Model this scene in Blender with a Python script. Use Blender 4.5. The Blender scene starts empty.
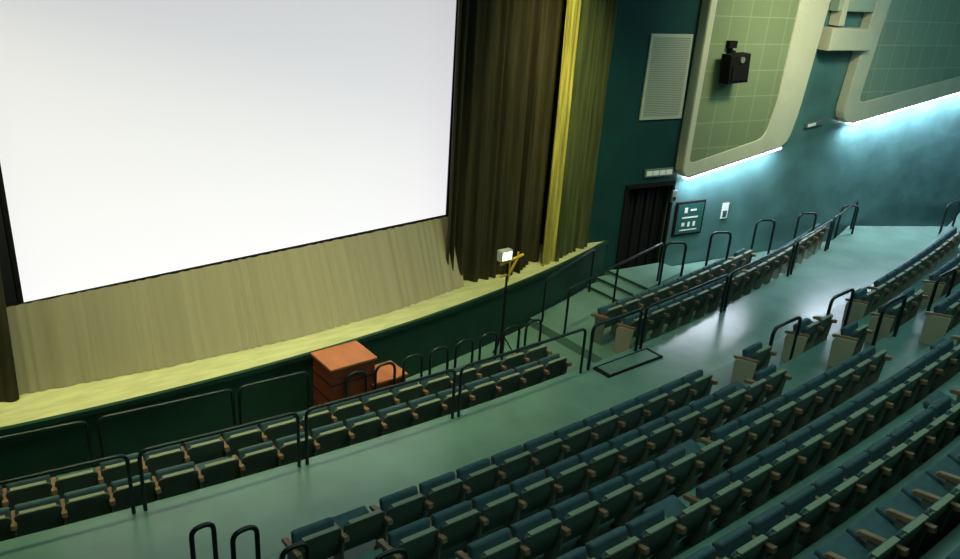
import bpy, bmesh, math, random
import numpy as np
from mathutils import Vector, Matrix
random.seed(3)
S,Cc=math.sin,math.cos
scn=bpy.context.scene
try:
    scn.view_settings.view_transform='Standard'
except Exception: pass

# ------------------------------------------------------------ materials
def mat(name,col,rough=.6,spec=.3,metal=0.,noise=0.,nscale=3.,col2=None,bump=0.,bscale=20.,stretch=(1,1,1),sheen=0.):
    m=bpy.data.materials.new(name); m.use_nodes=True; nt=m.node_tree; b=nt.nodes['Principled BSDF']
    b.inputs['Base Color'].default_value=(*col,1); b.inputs['Roughness'].default_value=rough
    b.inputs['Metallic'].default_value=metal; b.inputs['Specular IOR Level'].default_value=spec
    if sheen: b.inputs['Sheen Weight'].default_value=sheen
    if noise or bump:
        tc=nt.nodes.new('ShaderNodeTexCoord'); mp=nt.nodes.new('ShaderNodeMapping'); mp.inputs['Scale'].default_value=stretch
        nt.links.new(tc.outputs['Object'],mp.inputs['Vector'])
    if noise:
        n=nt.nodes.new('ShaderNodeTexNoise'); n.inputs['Scale'].default_value=nscale; n.inputs['Detail'].default_value=5
        nt.links.new(mp.outputs[0],n.inputs['Vector'])
        r=nt.nodes.new('ShaderNodeValToRGB'); c2=col2 or tuple(c*(1-noise) for c in col)
        r.color_ramp.elements[0].position=.35; r.color_ramp.elements[1].position=.65
        r.color_ramp.elements[0].color=(*c2,1); r.color_ramp.elements[1].color=(*col,1)
        nt.links.new(n.outputs['Fac'],r.inputs['Fac']); nt.links.new(r.outputs['Color'],b.inputs['Base Color'])
    if bump:
        n=nt.nodes.new('ShaderNodeTexNoise'); n.inputs['Scale'].default_value=bscale
        nt.links.new(mp.outputs[0],n.inputs['Vector'])
        bp=nt.nodes.new('ShaderNodeBump'); bp.inputs['Strength'].default_value=bump; bp.inputs['Distance'].default_value=.02
        nt.links.new(n.outputs['Fac'],bp.inputs['Height']); nt.links.new(bp.outputs[0],b.inputs['Normal'])
    return m
def emis(name,col,st):
    m=bpy.data.materials.new(name); m.use_nodes=True; nt=m.node_tree; b=nt.nodes['Principled BSDF']
    b.inputs['Base Color'].default_value=(*col,1); b.inputs['Emission Color'].default_value=(*col,1); b.inputs['Emission Strength'].default_value=st
    b.inputs['Specular IOR Level'].default_value=0
    return m
M={}
M['floor']=mat('floor_vinyl',(.145,.275,.23),.25,.55,noise=.2,nscale=1.2,bump=.12,bscale=5)
M['terr']=mat('terrace_paint',(.13,.25,.215),.34,.45,noise=.25,nscale=1.5)
M['stagefl']=mat('stage_boards',(.50,.52,.28),.6,.2,noise=.2,nscale=2,stretch=(1,4,1))
M['apron']=mat('apron_green',(.010,.045,.030),.6,.2,noise=.3,nscale=1)
M['wallv']=mat('wall_dark_teal',(.006,.050,.050),.6,.25,noise=.2,nscale=1)
M['wallw']=mat('wall_teal',(.085,.205,.205),.34,.45,noise=.3,nscale=1.1,bump=.6,bscale=2.2)
M['back']=mat('wall_black',(.03,.035,.03),.9,.1)
M['ceil']=mat('ceiling_paint',(.25,.28,.25),.9,.1)
M['brown']=mat('curtain_brown',(.056,.051,.028),.85,.1,noise=.45,nscale=2,stretch=(6,6,.3))
M['gold']=mat('curtain_gold',(.56,.50,.11),.7,.15,noise=.55,nscale=2,stretch=(9,9,.4))
M['olive']=mat('curtain_olive',(.085,.108,.048),.85,.1,noise=.5,nscale=2,stretch=(6,6,.3))
M['drape']=mat('drape_beige',(.365,.335,.235),.85,.1,noise=.13,nscale=1.,stretch=(6,.01,.12))
M['screen']=emis('screen_projector_glow',(.96,.955,.985),.74)
M['black']=mat('black_border',(.01,.01,.01),.8,.1)
M['rail']=mat('rail_black_steel',(.008,.02,.02),.3,.5,metal=.3)
M['frame']=mat('panel_cream',(.58,.58,.44),.6,.3,noise=.08,nscale=2)
M['wood']=mat('armrest_wood',(.29,.18,.11),.45,.4,noise=.3,nscale=8)
M['shell']=mat('seat_shell',(.060,.095,.076),.38,.5,noise=.2,nscale=3)
M['fabric']=mat('seat_fabric',(.058,.115,.135),.75,.2,noise=.2,nscale=12)
M['stand']=mat('seat_standard',(.15,.18,.14),.5,.4)
M['piping']=mat('seat_piping',(.22,.26,.18),.6,.3)
M['endp']=mat('seat_end_panel',(.38,.37,.27),.5,.3)
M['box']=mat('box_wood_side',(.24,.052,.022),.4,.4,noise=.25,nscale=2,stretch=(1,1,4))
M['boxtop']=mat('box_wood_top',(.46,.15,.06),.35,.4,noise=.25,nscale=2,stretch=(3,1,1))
M['vent']=mat('vent_grey',(.40,.44,.37),.5,.3)
M['ventd']=mat('vent_slot',(.18,.2,.16),.6,.2)
M['white']=mat('sign_white',(.8,.85,.82),.5,.3)
M['signg']=mat('sign_green',(.02,.10,.085),.4,.4)
M['metal']=mat('metal_grey',(.3,.33,.33),.35,.5,metal=.7)
M['yellow']=mat('stand_yellow',(.85,.50,.03),.4,.4)
M['led']=emis('led_strip',(.85,.92,1.),14)
M['lampon']=emis('floodlight_glass',(.98,1.,.72),1.8)
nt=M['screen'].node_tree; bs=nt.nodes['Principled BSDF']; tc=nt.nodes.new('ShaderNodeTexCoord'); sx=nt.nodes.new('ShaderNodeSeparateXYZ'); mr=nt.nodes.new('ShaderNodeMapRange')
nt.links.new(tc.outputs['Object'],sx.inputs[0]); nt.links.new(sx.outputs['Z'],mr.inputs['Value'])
mr.inputs['From Min'].default_value=2; mr.inputs['From Max'].default_value=7.4; mr.inputs['To Min'].default_value=.92; mr.inputs['To Max'].default_value=.56  # projector light put into the screen as emission, weaker towards the top
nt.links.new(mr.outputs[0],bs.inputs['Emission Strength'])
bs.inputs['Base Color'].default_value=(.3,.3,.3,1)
def tiles(name,c1,c2):
    m=bpy.data.materials.new(name); m.use_nodes=True; nt=m.node_tree; b=nt.nodes['Principled BSDF']; b.inputs['Roughness'].default_value=.7
    tc=nt.nodes.new('ShaderNodeTexCoord'); br=nt.nodes.new('ShaderNodeTexBrick'); br.offset=0; br.squash=1
    br.inputs['Color1'].default_value=(*c1,1); br.inputs['Color2'].default_value=(*[x*.9 for x in c1],1); br.inputs['Mortar'].default_value=(*c2,1)
    br.inputs['Scale'].default_value=1; br.inputs['Mortar Size'].default_value=.011; br.inputs['Brick Width'].default_value=.62; br.inputs['Row Height'].default_value=.62
    nt.links.new(tc.outputs['UV'],br.inputs['Vector'])
    nz=nt.nodes.new('ShaderNodeTexNoise'); nz.inputs['Scale'].default_value=60; nt.links.new(tc.outputs['UV'],nz.inputs['Vector'])
    bp=nt.nodes.new('ShaderNodeBump'); bp.inputs['Strength'].default_value=.2; bp.inputs['Distance'].default_value=.01
    nt.links.new(nz.outputs['Fac'],bp.inputs['Height']); nt.links.new(bp.outputs[0],b.inputs['Normal'])
    nt.links.new(br.outputs['Color'],b.inputs['Base Color']); return m
M['tile1']=tiles('acoustic_tile_olive',(.20,.26,.14),(.29,.35,.21))
M['tile2']=tiles('acoustic_tile_sage',(.24,.34,.25),(.35,.45,.36))

# ------------------------------------------------------------ mesh helper
class MB:
    def __init__(s): s.bm=bmesh.new(); s.mats=[]
    def mi(s,k):
        if k not in s.mats: s.mats.append(k)
        return s.mats.index(k)
    def _fin(s,geom,k,bev,seg=2):
        i=s.mi(k)
        fs=set()
        for v in geom: fs.update(v.link_faces)
        for f in fs: f.material_index=i
        if bev:
            es=set()
            for v in geom: es.update(v.link_edges)
            bmesh.ops.bevel(s.bm,geom=list(es),offset=bev,segments=seg,affect='EDGES',profile=.5,clamp_overlap=True,material=-1)
    def box(s,x0,x1,y0,y1,z0,z1,k,bev=0,mtx=None):
        r=bmesh.ops.create_cube(s.bm,size=1); vs=r['verts']
        for v in vs: v.co=Vector((x0+(v.co.x+.5)*(x1-x0),y0+(v.co.y+.5)*(y1-y0),z0+(v.co.z+.5)*(z1-z0)))
        if mtx is not None:
            for v in vs: v.co=mtx@v.co
        s._fin(vs,k,bev)
    def prism(s,pts,fn,d0,d1,k,bev=0,kside=None):
        a=[s.bm.verts.new(fn(u,v,d0)) for u,v in pts]; b=[s.bm.verts.new(fn(u,v,d1)) for u,v in pts]
        n=len(pts); fs=[s.bm.faces.new(a),s.bm.faces.new(b[::-1])]
        i=s.mi(k); j=s.mi(kside or k)
        for f in fs: f.material_index=i
        for q in range(n):
            f=s.bm.faces.new([a[q],b[q],b[(q+1)%n],a[(q+1)%n]]); f.material_index=j; fs.append(f)
        bmesh.ops.recalc_face_normals(s.bm,faces=fs)
        if bev:
            es=[e for e in {e for f in fs[:2] for e in f.edges}]
            bmesh.ops.bevel(s.bm,geom=es,offset=bev,segments=2,affect='EDGES',profile=.5,clamp_overlap=True,material=-1)
    def cyl(s,p0,p1,r,k,n=10,r2=None):
        p0=Vector(p0);p1=Vector(p1); d=p1-p0; q=d.to_track_quat('Z','Y').to_matrix().to_4x4()
        m=Matrix.Translation((p0+p1)/2)@q
        g=bmesh.ops.create_cone(s.bm,cap_ends=True,segments=n,radius1=r,radius2=r if r2 is None else r2,depth=d.length,matrix=m)
        i=s.mi(k)
        for v in g['verts']:
            for f in v.link_faces: f.material_index=i
    def obj(s,name,smooth=False):
        me=bpy.data.meshes.new(name); s.bm.to_mesh(me); s.bm.free()
        for k in s.mats: me.materials.append(M[k])
        if smooth:
            for p in me.polygons: p.use_smooth=True
        o=bpy.data.objects.new(name,me); bpy.context.collection.objects.link(o); return o
def rawmesh(name,vs,fs,mis,mats,smooth=False,uv=None):
    me=bpy.data.meshes.new(name); me.from_pydata(vs,[],fs); me.polygons.foreach_set('material_index',mis)
    for k in mats: me.materials.append(M[k])
    if smooth: me.polygons.foreach_set('use_smooth',[True]*len(fs))
    me.update(); o=bpy.data.objects.new(name,me); bpy.context.collection.objects.link(o); return o

# ------------------------------------------------------------ plan geometry
FR=(8.5,60.65)                        # centre of the front arcs (rail, pit rows)
TR=(7.5,91.45)                        # centre of the main terrace arcs
def arc(x,R,c=FR): return c[1]-math.sqrt(R*R-(x-c[0])**2)
def ang(x,R,c=FR): return math.asin((x-c[0])/R)
WA,WB=Vector((16.1,12.1,0)),Vector((30.,9.765,0))
WE=(WB-WA).normalized(); WN=Vector((WE.y,-WE.x,0))
V0=Vector((13.2,12.6,0)); VE=(Vector((16.1,12.1,0))-V0).normalized(); VN=Vector((VE.y,-VE.x,0))
def Wf(u,z,d): return WA+WE*u+WN*d+Vector((0,0,z))
def Vf(u,z,d): return V0+VE*u+VN*d+Vector((0,0,z))
def wally(x): return WA.y+(x-WA.x)*WE.y/WE.x
H=9.4; PZ=-.3; DZ=-.1                 # pit floor, door landing level

# ------------------------------------------------------------ room shell
b=MB(); b.box(-7,31,-7,15.5,PZ-.2,PZ,'floor'); b.obj('floor')
b=MB(); b.box(-7,31,-7,15.5,H,H+.2,'ceil'); b.obj('ceiling')
b=MB(); b.box(-7.2,-7,-7,15.5,PZ,H,'apron'); b.obj('wall_left')
b=MB(); b.box(-7,31,-7.2,-7,PZ,H,'apron'); b.obj('wall_back')
b=MB(); b.box(30,30.2,-7,9.9,PZ,H,'wallw'); b.obj('wall_right_rear')
b=MB(); b.box(-7,12.9,14.0,14.2,PZ,H,'back'); b.obj('wall_front')
b=MB(); b.prism([(0,PZ),(14.1,PZ),(14.1,H),(0,H)],Wf,-.2,0,'wallw'); b.obj('wall_right')
b=MB()
b.prism([(-.6,PZ),(1.41,PZ),(1.41,H),(-.6,H)],Vf,-.2,0,'wallv')
b.prism([(1.41,2.2),(2.94,2.2),(2.94,H),(1.41,H)],Vf,-.2,0,'wallv')
b.prism([(-.6,PZ),(-.4,PZ),(-.4,H),(-.6,H)],Vf,-1.6,-.2,'back')
b.prism([(1.2,PZ),(3.1,PZ),(3.1,2.5),(1.2,2.5)],Vf,-1.3,-1.2,'back')
b.prism([(1.25,PZ),(1.35,PZ),(1.35,2.5),(1.25,2.5)],Vf,-1.2,-.2,'back')
b.prism([(3.0,PZ),(3.1,PZ),(3.1,2.5),(3.0,2.5)],Vf,-1.2,-.2,'back')
b.prism([(1.2,2.45),(3.1,2.45),(3.1,2.55),(1.2,2.55)],Vf,-1.2,-.2,'back')
b.obj('wall_proscenium')
b=MB()
b.prism([(1.36,DZ),(1.44,DZ),(1.44,2.2),(1.36,2.2)],Vf,-.05,.05,'black')
b.prism([(2.84,DZ),(2.90,DZ),(2.90,2.2),(2.84,2.2)],Vf,-.05,.05,'black')
b.prism([(1.36,2.14),(2.90,2.14),(2.90,2.24),(1.36,2.24)],Vf,-.05,.05,'black')
for i in range(9):
    u=1.5+i*.155; b.prism([(u-.07,DZ),(u+.07,DZ),(u+.05,2.14),(u-.05,2.14)],Vf,-.30,-.2+(i%2)*.04,'black',bev=.02)
b.obj('door_1')

# ------------------------------------------------------------ terraces
def ring(name,R0,R1,z0,z1,ktop,kside,c=FR,xl=-6.95,xr=29.9):
    def end(R):
        x=xr
        while x>xl and arc(x,R,c)>wally(x)-.02: x-=.05
        return x
    N=60; vs=[];fs=[];mi=[]
    e0,e1=end(R0),end(R1)
    for i in range(N+1):
        t=i/N
        for R,e in ((R0,e0),(R1,e1)):
            x=xl+(e-xl)*t; y=arc(x,R,c); vs+= [(x,y,z0),(x,y,z1)]
    for i in range(N):
        a=i*4;q=a+4
        fs+= [(a+1,a+3,q+3,q+1),(a,a+1,q+1,q),(a+2,q+2,q+3,a+3)]; mi+=[0,1,1]
    fs+=[(0,2,3,1),(N*4,N*4+1,N*4+3,N*4+2)]; mi+=[1,1]
    o=rawmesh(name,vs,fs,mi,[ktop,kside])
    bm=bmesh.new(); bm.from_mesh(o.data); bmesh.ops.recalc_face_normals(bm,faces=bm.faces); bm.to_mesh(o.data); bm.free()
    return o
ring('floor_cross_aisle',51.88,57.5,PZ,.3,'floor','apron')
NR=12; RP=.86; RI=.285; TB=84.30      # terrace base radius
def tz(k): return .42+RI*k
for k in range(NR):
    R0=TB+RP*k
    ring('floor_tier',R0,R0+RP if k<NR-1 else R0+4.0,PZ,tz(k),'terr','apron',TR)
b=MB()
SX,SY,SR=4.3,42.85,32.
def sarc(x): return SY-math.sqrt(SR*SR-(x-SX)**2)
pts=[(x,arc(x,51.9)) for x in np.linspace(11.0,22.5,14)]+[(24.5,wally(24.5)-.01),(16.15,12.05),(14.6,12.33)]
pts+=[(x,sarc(x)-.04) for x in np.linspace(14.4,11.0,8)]
b.prism([(float(x),float(y)) for x,y in pts],lambda u,v,d:Vector((u,v,d)),PZ,DZ,'floor')
for i,(x0) in enumerate((13.3,13.75,14.2)):
    z=DZ+(i+1)*.07
    b.prism([(x0,11.0),(15.9,11.3),(15.9,12.0),(14.5,12.2),(x0,sarc(x0)-.05)],lambda u,v,d:Vector((u,v,d)),DZ,z,'floor')
    b.prism([(x0-.01,11.0),(x0+.03,11.0),(x0+.03,sarc(x0)-.05),(x0-.01,sarc(x0)-.06)],lambda u,v,d:Vector((u,v,d)),z-.02,z+.004,'apron')
b.obj('floor_landing')

# ------------------------------------------------------------ stage
vs=[];fs=[];mi=[]; N=48; xs=[-6.98+(14.45+6.98)*i/N for i in range(N+1)]
def backy(x): return 13.98 if x<12.6 else 12.70-(x-12.6)*.1724-.01
for x in xs:
    y=sarc(x); yb=max(backy(x),y+.08)
    vs+=[(x,y,PZ),(x,y,.78),(x,y-.03,.78),(x,y-.03,.86),(x,y+.05,.86),(x,yb,.86)]
for i in range(N):
    a=i*6;c=a+6
    for q,m_ in ((0,0),(1,0),(2,0),(3,0),(4,1)):
        fs.append((a+q,c+q,c+q+1,a+q+1)); mi.append(m_)
rawmesh('stage',vs,fs,mi,['apron','stagefl'])

def cloth(name,path,z0,z1,k,amp=.09,wl=.26,seed=0,flare=1.0,top=None):
    P=[Vector((x,y,0)) for x,y in path]; L=[0]
    T=[Vector((x,y,0)) for x,y in top] if top else P
    for i in range(len(P)-1): L.append(L[-1]+(P[i+1]-P[i]).length)
    n=int(L[-1]/wl*12); NZ=10; vs=[];fs=[]
    ph=[0]
    for i in range(n): ph.append(ph[-1]+2*math.pi/12*(1+.45*S(i*.131+seed)+.25*S(i*.053+2*seed)))
    for j in range(NZ+1):
        t=j/NZ; z=z0+(z1-z0)*t
        for i in range(n+1):
            s=L[-1]*i/n
            q=max(q for q in range(len(P)-1) if L[q]<=s+1e-6); f=(s-L[q])/(L[q+1]-L[q]); p=P[q].lerp(P[q+1],f).lerp(T[q].lerp(T[q+1],f),t); e=(P[q+1]-P[q]).normalized(); nn=Vector((e.y,-e.x,0))
            A=amp*(1+.35*S(i*.07+seed))*(1+.2*flare*(1-t))
            w=S(ph[i]+.5*S(t*2+seed)); w=math.copysign(abs(w)**.75,w)
            v=p+nn*A*w+e*amp*.25*S(ph[i]*.5+t*3); vs.append((v.x,v.y,z))
    for j in range(NZ):
        for i in range(n):
            a=j*(n+1)+i; fs.append((a,a+1,a+n+2,a+n+1))
    return rawmesh(name,vs,fs,[0]*len(fs),[k],True)
cloth('stage_curtain',[(9.0,12.1),(9.9,11.95),(10.95,11.92)],.87,8.4,'brown',.085,.24,1,.3)
cloth('stage_curtain',[(10.95,12.0),(11.3,12.2),(11.75,12.25)],.87,8.4,'brown',.06,.3,7)
cloth('stage_curtain_gold',[(11.55,11.93),(11.7,11.96),(12.0,12.0)],.87,8.4,'gold',.05,.15,2,.3)
cloth('stage_curtain',[(12.02,12.0),(12.8,12.3),(13.45,12.42)],.87,8.4,'olive',.085,.2,3,.3)
cloth('stage_curtain',[(-3.0,11.8),(.3,11.75),(1.22,11.72)],.87,8.4,'brown',.05,.2,5,.3,top=[(-3.0,11.85),(.3,11.85),(1.46,11.95)])
cloth('screen_skirt_drape',[(.95,11.88),(3.2,11.58),(5.4,11.47),(7.5,11.56),(9.35,11.85)],.87,2.24,'drape',.012,.2,4,
      top=[(.97,11.88),(3.22,11.98),(5.43,12.12),(7.53,12.25),(9.4,12.38)])
sA,sB=Vector((1.50,12.25,0)),Vector((9.5,12.8,0)); sE=(sB-sA).normalized(); sN=Vector((sE.y,-sE.x,0))
def Sf(u,z,d): return sA+sE*u+sN*d+Vector((0,0,z))
L=(sB-sA).length
b=MB()
b.prism([(0.05,2.1),(L,2.1),(L,7.4),(0.05,7.4)],Sf,-.03,0,'screen')
b.prism([(-.05,2.04),(L+.1,2.04),(L+.1,2.115),(-.05,2.115)],Sf,-.05,.03,'black')
b.prism([(-.02,2.04),(.05,2.04),(.05,7.5),(-.02,7.5)],Sf,-.05,.03,'black')
b.prism([(L,2.04),(L+.07,2.04),(L+.07,7.5),(L,7.5)],Sf,-.05,.03,'black')
b.prism([(-.05,7.4),(L+.1,7.4),(L+.1,7.5),(-.05,7.5)],Sf,-.05,.05,'black')
b.obj('projection_screen')

# ------------------------------------------------------------ acoustic panels
def rounded(pts,rad,n=5):
    out=[]; m=len(pts)
    for i in range(m):
        p0=Vector(pts[i-1]);p=Vector(pts[i]);p2=Vector(pts[(i+1)%m]); r=rad[i] if isinstance(rad,list) else rad
        if r<=0: out.append(tuple(p)); continue
        a=p+(p0-p).normalized()*min(r,(p0-p).length*.45); c=p+(p2-p).normalized()*min(r,(p2-p).length*.45)
        for q in range(n+1):
            t=q/n; v=a*(1-t)**2+p*2*t*(1-t)+c*t*t; out.append(tuple(v))
    return out
def panel(name,outer,inner,ro,ri,tk):
    O=rounded(outer,ro); I=rounded(inner,ri)
    me=MB()
    nO,nI=len(O),len(I)
    bm=me.bm
    def vsq(P,d): return [bm.verts.new(Wf(u,z,d)) for u,z in P]
    f=me.mi('frame'); t=me.mi(tk)
    o_back=vsq(O,.02); o_f=vsq(O,.27)
    cen=Vector((sum(p[0] for p in O)/nO,sum(p[1] for p in O)/nO))
    O2=[tuple(Vector(p)+(cen-Vector(p)).normalized()*.025) for p in O]; o_f2=vsq(O2,.30)
    i_f=vsq(I,.30)
    I2=[tuple(Vector(p)+(cen-Vector(p)).normalized()*.02) for p in I]; i_b=vsq(I2,.275)
    for A,B,n in ((o_back,o_f,nO),(o_f,o_f2,nO),(i_f,i_b,nI)):
        for q in range(n): bm.faces.new([A[q],A[(q+1)%n],B[(q+1)%n],B[q]]).material_index=f
    assert nO==nI
    for q in range(nO): bm.faces.new([o_f2[q],o_f2[(q+1)%nO],i_f[(q+1)%nI],i_f[q]]).material_index=f
    uvl=bm.loops.layers.uv.new('UVMap')
    fc=bm.faces.new(i_b); fc.material_index=t
    for lp,(u,z) in zip(fc.loops,I2): lp[uvl].uv=(u,z)
    bmesh.ops.recalc_face_normals(bm,faces=bm.faces)
    return me.obj(name)
panel('acoustic_panel',[(-.12,9.2),(-.12,2.36),(3.40,3.02),(3.60,3.9),(4.1,9.2)],[(.10,9.0),(.04,2.72),(2.50,3.24),(2.70,4.1),(2.85,9.0)],[0,.3,.35,.3,0],[0,.18,.3,.3,0],'tile1')
panel('acoustic_panel',[(5.75,9.2),(5.62,6.7),(5.30,3.42),(13.3,4.73),(13.3,9.2)],[(6.3,9.0),(6.15,6.6),(5.84,4.02),(13.0,5.15),(13.0,9.0)],[0,.3,.6,0,0],[0,.3,.3,0,0],'tile2')
def strip(name,u0,z0,u1,z1):
    b=MB()
    b.prism([(u0,z0-.06),(u1,z1-.06),(u1,z1-.01),(u0,z0-.01)],Wf,.07,.26,'led')
    b.prism([(u0,z0-.01),(u1,z1-.01),(u1,z1+.02),(u0,z0+.02)],Wf,.02,.27,'frame')
    return b.obj(name)
strip('led_strip_light',.12,2.37,3.25,2.98)
strip('led_strip_light',5.85,3.50,13.2,4.71)
b=MB()
b.prism([(4.0,5.45),(5.62,5.45),(5.62,6.0),(4.0,6.0)],Wf,.01,.45,'frame',bev=.03)
b.prism([(4.3,6.05),(4.5,6.05),(4.5,9.3),(4.3,9.3)],Wf,.01,.35,'frame',bev=.02)
b.prism([(4.2,6.4),(5.6,6.4),(5.6,6.9),(4.2,6.9)],Wf,.01,.3,'tile2',bev=.02)
b.obj('niche_beam')
b=MB()
b.prism([(.42,4.72),(1.05,4.76),(1.0,5.42),(.36,5.38)],Wf,.42,.74,'black',bev=.03)
b.prism([(.48,4.79),(.98,4.82),(.94,5.15),(.45,5.13)],Wf,.74,.77,'black',bev=.01)
b.cyl(Wf(.72,5.28,.74),Wf(.72,5.28,.78),.07,'ventd',14)
b.prism([(.66,5.0),(.78,5.0),(.78,5.65),(.66,5.65)],Wf,.28,.34,'black')
b.prism([(.66,5.35),(.78,5.35),(.78,5.45),(.66,5.45)],Wf,.3,.45,'black')
b.prism([(.60,5.50),(.84,5.50),(.84,5.66),(.60,5.66)],Wf,.28,.4,'black')
b.obj('loudspeaker')
b=MB()
b.prism([(1.46,3.81),(2.74,3.81),(2.70,5.76),(1.46,5.76)],Vf,0.005,.05,'vent',bev=.01)
for i in range(44):
    z=3.90+i*.041; b.prism([(1.54,z),(2.63,z),(2.63,z+.014),(1.54,z+.014)],Vf,.05,.056,'ventd')
b.obj('ventilation_grille')
b=MB(); b.prism([(1.86,2.40),(2.74,2.40),(2.74,2.60),(1.86,2.60)],Vf,0.005,.06,'metal',bev=.01)
for i in range(4): b.prism([(1.90+i*.205,2.44),(2.08+i*.205,2.44),(2.08+i*.205,2.56),(1.90+i*.205,2.56)],Vf,.06,.07,'white')
b.obj('exit_sign')
b=MB(); b.prism([(.12,.74),(1.10,.74),(1.10,1.66),(.12,1.66)],Wf,0.005,.06,'black',bev=.015)
b.prism([(.18,.80),(1.04,.80),(1.04,1.60),(.18,1.60)],Wf,.06,.066,'signg')
for (u0,u1,z0,z1) in [(.40,.50,1.36,1.5),(.6,.8,1.40,1.45),(.34,.88,1.21,1.25),(.36,.46,1.0,1.10),(.56,.64,.98,1.11),(.74,.82,.98,1.11),(.32,.9,.88,.91)]:
    b.prism([(u0,z0),(u1,z0),(u1,z1),(u0,z1)],Wf,.066,.07,'white')
b.obj('framed_notice')
b=MB(); b.prism([(1.76,1.06),(1.98,1.06),(1.98,1.48),(1.76,1.48)],Wf,0.005,.03,'white',bev=.005)
b.prism([(1.80,1.10),(1.94,1.10),(1.94,1.28),(1.80,1.28)],Wf,.03,.034,'signg'); b.obj('safety_sign')
b=MB(); b.prism([(4.25,3.38),(4.9,3.46),(4.9,3.58),(4.25,3.5)],Wf,0.005,.08,'metal',bev=.01)  # small wall sign, metal plate with a white face, no lamp
b.prism([(4.3,3.41),(4.6,3.45),(4.6,3.53),(4.3,3.49)],Wf,.08,.085,'white'); b.obj('small_wall_sign')
b=MB(); b.prism([(-.12,1.7),(.04,1.7),(.04,2.0),(-.12,2.0)],Wf,0.005,.08,'metal',bev=.01); b.prism([(-.09,1.74),(.01,1.74),(.01,1.84),(-.09,1.84)],Wf,.08,.085,'black'); b.obj('wall_switch_box')

# ------------------------------------------------------------ wooden steps box (one two-level unit)
b=MB()
def stepbox(x0,x1,y0,y1,z):
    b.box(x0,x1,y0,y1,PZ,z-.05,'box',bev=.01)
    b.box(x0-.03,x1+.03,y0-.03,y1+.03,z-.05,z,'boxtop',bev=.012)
stepbox(5.32,6.12,9.98,10.62,1.0)
stepbox(6.10,6.75,9.99,10.5,.50)
for z in (.1,.38,.68): b.box(5.31,6.13,9.97,10.63,z,z+.012,'black')
b.obj('wooden_box_steps')

# ------------------------------------------------------------ flood light stand
b=MB(); bx,by=9.50,10.72
b.cyl((bx,by,PZ+.02),(bx,by,1.75),.024,'black')
b.cyl((bx,by,1.0),(bx,by,1.9),.016,'metal')
for a in (0,2.1,4.2):
    b.cyl((bx,by,.25),(bx+.35*S(a),by+.22*Cc(a),PZ+.01),.014,'black')
b.cyl((bx-.16,by+.02,1.74),(bx+.34,by-.04,1.88),.028,'yellow')
b.cyl((bx+.03,by,1.48),(bx+.22,by-.03,1.84),.024,'yellow')
b.cyl((bx-.16,by,1.50),(bx+.06,by,1.52),.024,'yellow')
b.cyl((bx+.04,by,1.38),(bx+.04,by,1.82),.028,'yellow')
b.cyl((bx+.22,by-.03,1.84),(bx+.22,by-.03,1.95),.02,'yellow')
b.box(bx-.26,bx+.02,by-.10,by+.04,1.84,2.06,'vent',bev=.015)
b.box(bx-.23,bx-.01,by-.11,by-.10,1.87,2.03,'lampon')
b.obj('floodlight_stand')

# ------------------------------------------------------------ seats
def seat_template(tip):
    b=MB()
    w=.265
    def rec(z): return -.22*(z-.40)
    def bf(u,z,d): return Vector((u, d+rec(z)+.10-.10*(1-(u/w)**2)*.35, z))
    out=rounded([(-w,.32),(w,.32),(w,.78),(-w,.78)],[.03,.03,.08,.08],3)
    b.prism(out,bf,-.035,0,'shell',bev=.01)
    out=rounded([(-w+.015,.40),(w-.015,.40),(w-.02,.765),(-w+.02,.765)],[.03,.03,.07,.07],3)
    b.prism(out,bf,0.001,.045,'fabric',bev=.02)
    b.prism([(-w+.06,.77),(w-.06,.77),(w-.06,.79),(-w+.06,.79)],bf,-.03,.035,'piping',bev=.006)
    mt=Matrix.Translation((0,.12,.40))@Matrix.Rotation(math.radians(tip),4,'X')
    b.box(-w+.01,w-.01,0,.38,-.04,.045,'fabric',bev=.03,mtx=mt)
    b.box(-w+.03,w-.03,.02,.35,-.07,-.04,'shell',bev=.01,mtx=mt)
    return b
def add_arm(b,x):
    def fn(y,z,d): return Vector((x+d,y,z))
    b.prism(rounded([(.0,0),(.28,0),(.22,.1),(.26,.56),(-.02,.60),(.02,.1)],[.02]*6,2),fn,-.012,.012,'stand')
    b.prism([(-.09,.68),(-.10,.62),(.0,.585),(.34,.545),(.37,.575),(.34,.605)],fn,-.034,.034,'wood',bev=.01)
def get(b):
    bm=b.bm; bm.verts.index_update(); bmesh.ops.recalc_face_normals(bm,faces=bm.faces)
    V=np.array([v.co[:] for v in bm.verts]); F=[[v.index for v in f.verts] for f in bm.faces]; mi=[f.material_index for f in bm.faces]; k=list(b.mats); return V,F,mi,k
SK=['shell','fabric','piping','stand','wood','endp']
def remap(t):
    V,F,mi,k=t; return V,F,[SK.index(k[i]) for i in mi]
SEATD=remap(get(seat_template(14))); SEATU=remap(get(seat_template(76)))
ab=MB(); add_arm(ab,0); ARM=remap(get(ab))
eb=MB(); eb.prism(rounded([(-.04,0),(.30,0),(.32,.52),(.26,.58),(-.10,.64)],[.02,.02,.05,.05,.04],2),lambda y,z,d:Vector((d,y,z)),-.03,.0,'endp',bev=.008); END=remap(get(eb))
PW=.56
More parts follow.
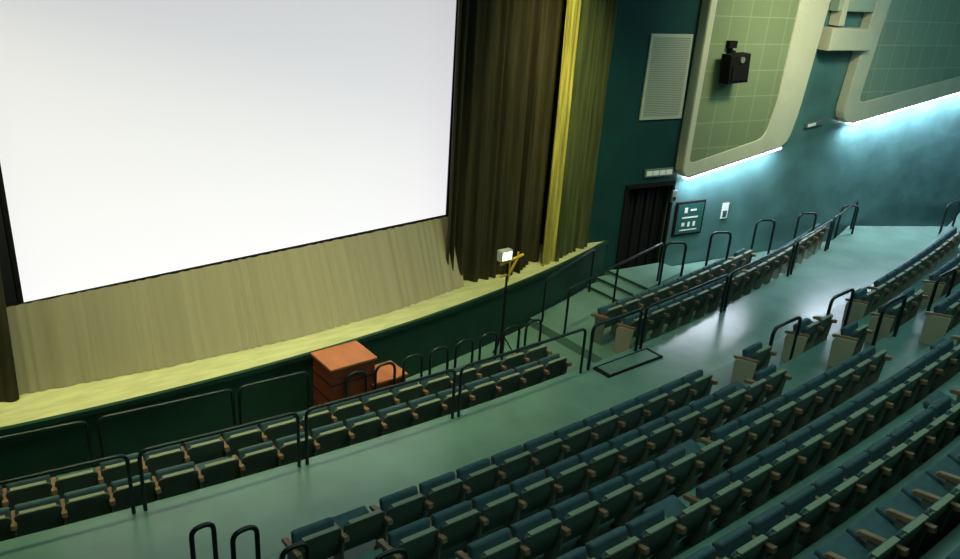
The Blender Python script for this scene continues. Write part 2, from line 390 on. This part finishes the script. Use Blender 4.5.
def row(x0,x1,R,z,c=FR,up=True,endp=False,name='theater_seat_row'):
    a0,a1=ang(x0,R,c),ang(x1,R,c); n=max(1,int(round((a1-a0)*R/PW))); da=PW/R
    vs=[];fs=[];mi=[];off=0
    def put(T,a):
        nonlocal off
        V,F,m=T; ca,sa=Cc(a),S(a); px,py=c[0]+R*sa,c[1]-R*ca
        X=V[:,0]*ca-V[:,1]*sa+px; Y=V[:,0]*sa+V[:,1]*ca+py; Z=V[:,2]+z
        vs.extend(zip(X.tolist(),Y.tolist(),Z.tolist())); fs.extend([[i+off for i in f] for f in F]); mi.extend(m); off+=len(V)
    for i in range(n):
        put(SEATU if (up and (i*7+int(R*10))%13) else SEATD,a0+da*(i+.5)); put(ARM,a0+da*i)
    put(ARM,a0+da*n)
    if endp: put(END,a0-.03/R)
    return rawmesh(name,vs,fs,mi,SK)
row(-1.5,9.9,51.66,PZ); row(-1.5,9.6,51.12,PZ)
row(11.5,21.5,51.60,DZ,endp=True); row(11.4,17.3,50.98,DZ)
xl=[3.0,3.7,4.1,4.3,4.5,4.6,4.6,4.6]; xr=[10.3,11.2,12.6,13.8,14.6,15.2,15.8,16.2]
SO=.81
for k in range(8): row(xl[k],xr[k],TB+SO+RP*k,tz(k),TR,up=k<5)
for k,segs in enumerate([[(11.5,12.1),(13.25,14.4),(15.85,23.)],[(13.3,13.9),(14.9,16.5),(17.7,24.)],[(15.2,25.)],[(16.4,25.5)],[(17.2,26)]]):
    for s0,s1 in segs: row(s0,s1,TB+SO+RP*k,tz(k),TR,up=k<6,endp=True)

# ------------------------------------------------------------ rails
def pipe(name,polys,r=.026,rad=.12,k='rail'):
    cu=bpy.data.curves.new(name,'CURVE'); cu.dimensions='3D'; cu.bevel_depth=r; cu.bevel_resolution=3; cu.use_fill_caps=True
    for P in polys:
        P=[Vector(p) for p in P]; out=[P[0]]
        for i in range(1,len(P)-1):
            p0,p,p2=P[i-1],P[i],P[i+1]
            d=(p-p0).normalized().dot((p2-p).normalized())
            if d>.95: out.append(p); continue
            r0=min(rad,(p0-p).length*.45,(p2-p).length*.45); a=p+(p0-p).normalized()*r0; c=p+(p2-p).normalized()*r0
            for q in range(6): t=q/5; out.append(a*(1-t)**2+p*2*t*(1-t)+c*t*t)
        out.append(P[-1])
        s=cu.splines.new('POLY'); s.points.add(len(out)-1)
        for pt,v in zip(s.points,out): pt.co=(*v,1)
    cu.materials.append(M[k]); o=bpy.data.objects.new(name,cu); bpy.context.collection.objects.link(o); return o
def arcrail(x0,x1,R,z0,h,name='guard_rail',mid=False,r=.026):
    n=max(2,int((x1-x0)/.7)); top=[(x0+(x1-x0)*i/n,arc(x0+(x1-x0)*i/n,R),z0+h) for i in range(n+1)]
    P=[[(x0,arc(x0,R),z0)]+top+[(x1,arc(x1,R),z0)]]
    if mid: xm=(x0+x1)/2; P.append([(xm,arc(xm,R),z0),(xm,arc(xm,R),z0+h)])
    return pipe(name,P,r=r)
for x0,x1 in [(-3,-.3),(-.15,1.98),(2.12,4.18),(4.30,6.78),(6.90,9.65)]: arcrail(x0,x1,52.0,.3,.9)
for x0,x1 in [(9.85,11.2),(11.35,14.25),(14.4,17.6),(17.8,20.3),(20.5,22.9)]: arcrail(x0,x1,52.0,.3,.9,r=.032)
for x0,x1 in [(-3.5,-.5),(-.3,1.85),(2.0,3.85),(3.95,5.05)]:
    arcrail(x0,x1,50.5,PZ,1.2)
def hoop(p,q,z,h,name='handrail_hoop',rad=.16,r=.03): return pipe(name,[[(p[0],p[1],z),(p[0],p[1],z+h),(q[0],q[1],z+h),(q[0],q[1],z)]],rad=rad,r=r)
for x in (5.55,6.1,6.65,7.2,7.75,8.3,8.85,9.4): hoop((x,9.93),(x+.36,9.91),PZ,1.15,r=.024)
for x,y in [(14.7,10.95),(16.4,10.9),(18.4,10.95),(20.1,10.75),(22.0,10.55)]: hoop((x,y+.1),(x+.5,y-.12),DZ,1.25,r=.032)
hoop((2.15,7.3),(2.40,7.3),.3,.88); hoop((2.48,6.95),(2.76,6.95),.42,.8); hoop((2.72,6.22),(3.0,6.2),tz(0),.98); hoop((3.25,5.3),(3.62,5.25),tz(1),1.02)
for x,y,z,h in [(12.25,6.6,.42,1.0),(14.65,6.85,.42,.95),(14.0,5.6,tz(1),1.15),(16.65,5.8,tz(1),1.08),(24.9,9.0,.3,.95)]:
    hoop((x,y),(x+.95,y+.05),z,h,r=.034)
pipe('stair_handrail',[[(11.1,10.55,DZ),(11.1,10.55,.95),(14.8,11.2,1.1),(14.8,11.2,DZ)],[(12.9,10.87,DZ),(12.9,10.87,1.03)]])
pipe('stair_handrail',[[(11.1,11.25,DZ),(11.1,11.25,.9),(13.2,11.9,1.0),(13.2,11.9,DZ)]])
b=MB(); 
b.box(9.95,11.45,arc(10.7,52.05),arc(10.7,52.45),.3,.33,'black'); b.box(10.03,11.37,arc(10.7,52.09),arc(10.7,52.41),.33,.335,'terr'); b.obj('step_mat')

# ------------------------------------------------------------ lights
def area(name,loc,tgt,sx,sy,e,col,spread=180):
    l=bpy.data.lights.new(name,'AREA'); l.shape='RECTANGLE'; l.size=sx; l.size_y=sy; l.energy=e; l.color=col; l.spread=math.radians(spread)
    o=bpy.data.objects.new(name,l); o.location=loc; o.rotation_euler=(Vector(tgt)-Vector(loc)).to_track_quat('-Z','Y').to_euler(); bpy.context.collection.objects.link(o); return o
area('ceiling_light_house',(7,4,9.2),(7,6,0),14,5,450,(.62,1,.80))
area('ceiling_light_right',(20,5,9.2),(20,6,0),8,4,310,(.50,.95,1))
area('ceiling_light_stage',(3.5,9.8,9.1),(3.8,11.4,.9),11,.5,185,(1,.94,.47),60)
area('ceiling_light_curtain',(10.5,9.5,9.0),(12,12.2,3),1.5,.5,60,(1,.92,.4),60)
area('ceiling_light_panel',(16.5,7.5,9.2),(18.5,11.5,5.2),2,1,120,(1,.95,.6),80)
def wash(name,u0,z0,u1,z1,e):
    A=Wf(u0,z0-.09,.25);B=Wf(u1,z1-.09,.25); mid=(A+B)/2; l=bpy.data.lights.new(name,'AREA'); l.shape='RECTANGLE'; l.size=(B-A).length; l.size_y=.06; l.energy=e; l.color=(.80,.83,1)
    x=(B-A).normalized(); zax=-(Vector((0,0,-1))*.95+WN*.12).normalized(); zax=(zax-x*zax.dot(x)).normalized(); y=zax.cross(x)
    m=Matrix((x,y,zax)).transposed().to_4x4(); m.translation=mid
    o=bpy.data.objects.new(name,l); o.matrix_world=m; bpy.context.collection.objects.link(o)
wash('led_wash_light',.1,2.34,3.25,2.96,105)
wash('led_wash_light',5.85,3.48,13.2,4.69,440)
w=bpy.data.worlds.new('w'); scn.world=w; w.use_nodes=True; w.node_tree.nodes['Background'].inputs[0].default_value=(.3,.5,.45,1); w.node_tree.nodes['Background'].inputs[1].default_value=.05

# ------------------------------------------------------------ camera
th,ro,ps=map(math.radians,(22.5,4,39.5))
F=Vector((S(ps)*Cc(th),Cc(ps)*Cc(th),-S(th))); R0=Vector((Cc(ps),-S(ps),0)); U0=Vector((S(ps)*S(th),Cc(ps)*S(th),Cc(th)))
R=R0*Cc(ro)+U0*S(ro); U=U0*Cc(ro)-R0*S(ro)
cd=bpy.data.cameras.new('camera'); cd.sensor_width=36; cd.lens=30; cd.clip_start=.05
co=bpy.data.objects.new('camera',cd); m=Matrix((R,U,-F)).transposed().to_4x4(); m.translation=Vector((0,0,7.3)); co.matrix_world=m
bpy.context.collection.objects.link(co); scn.camera=co
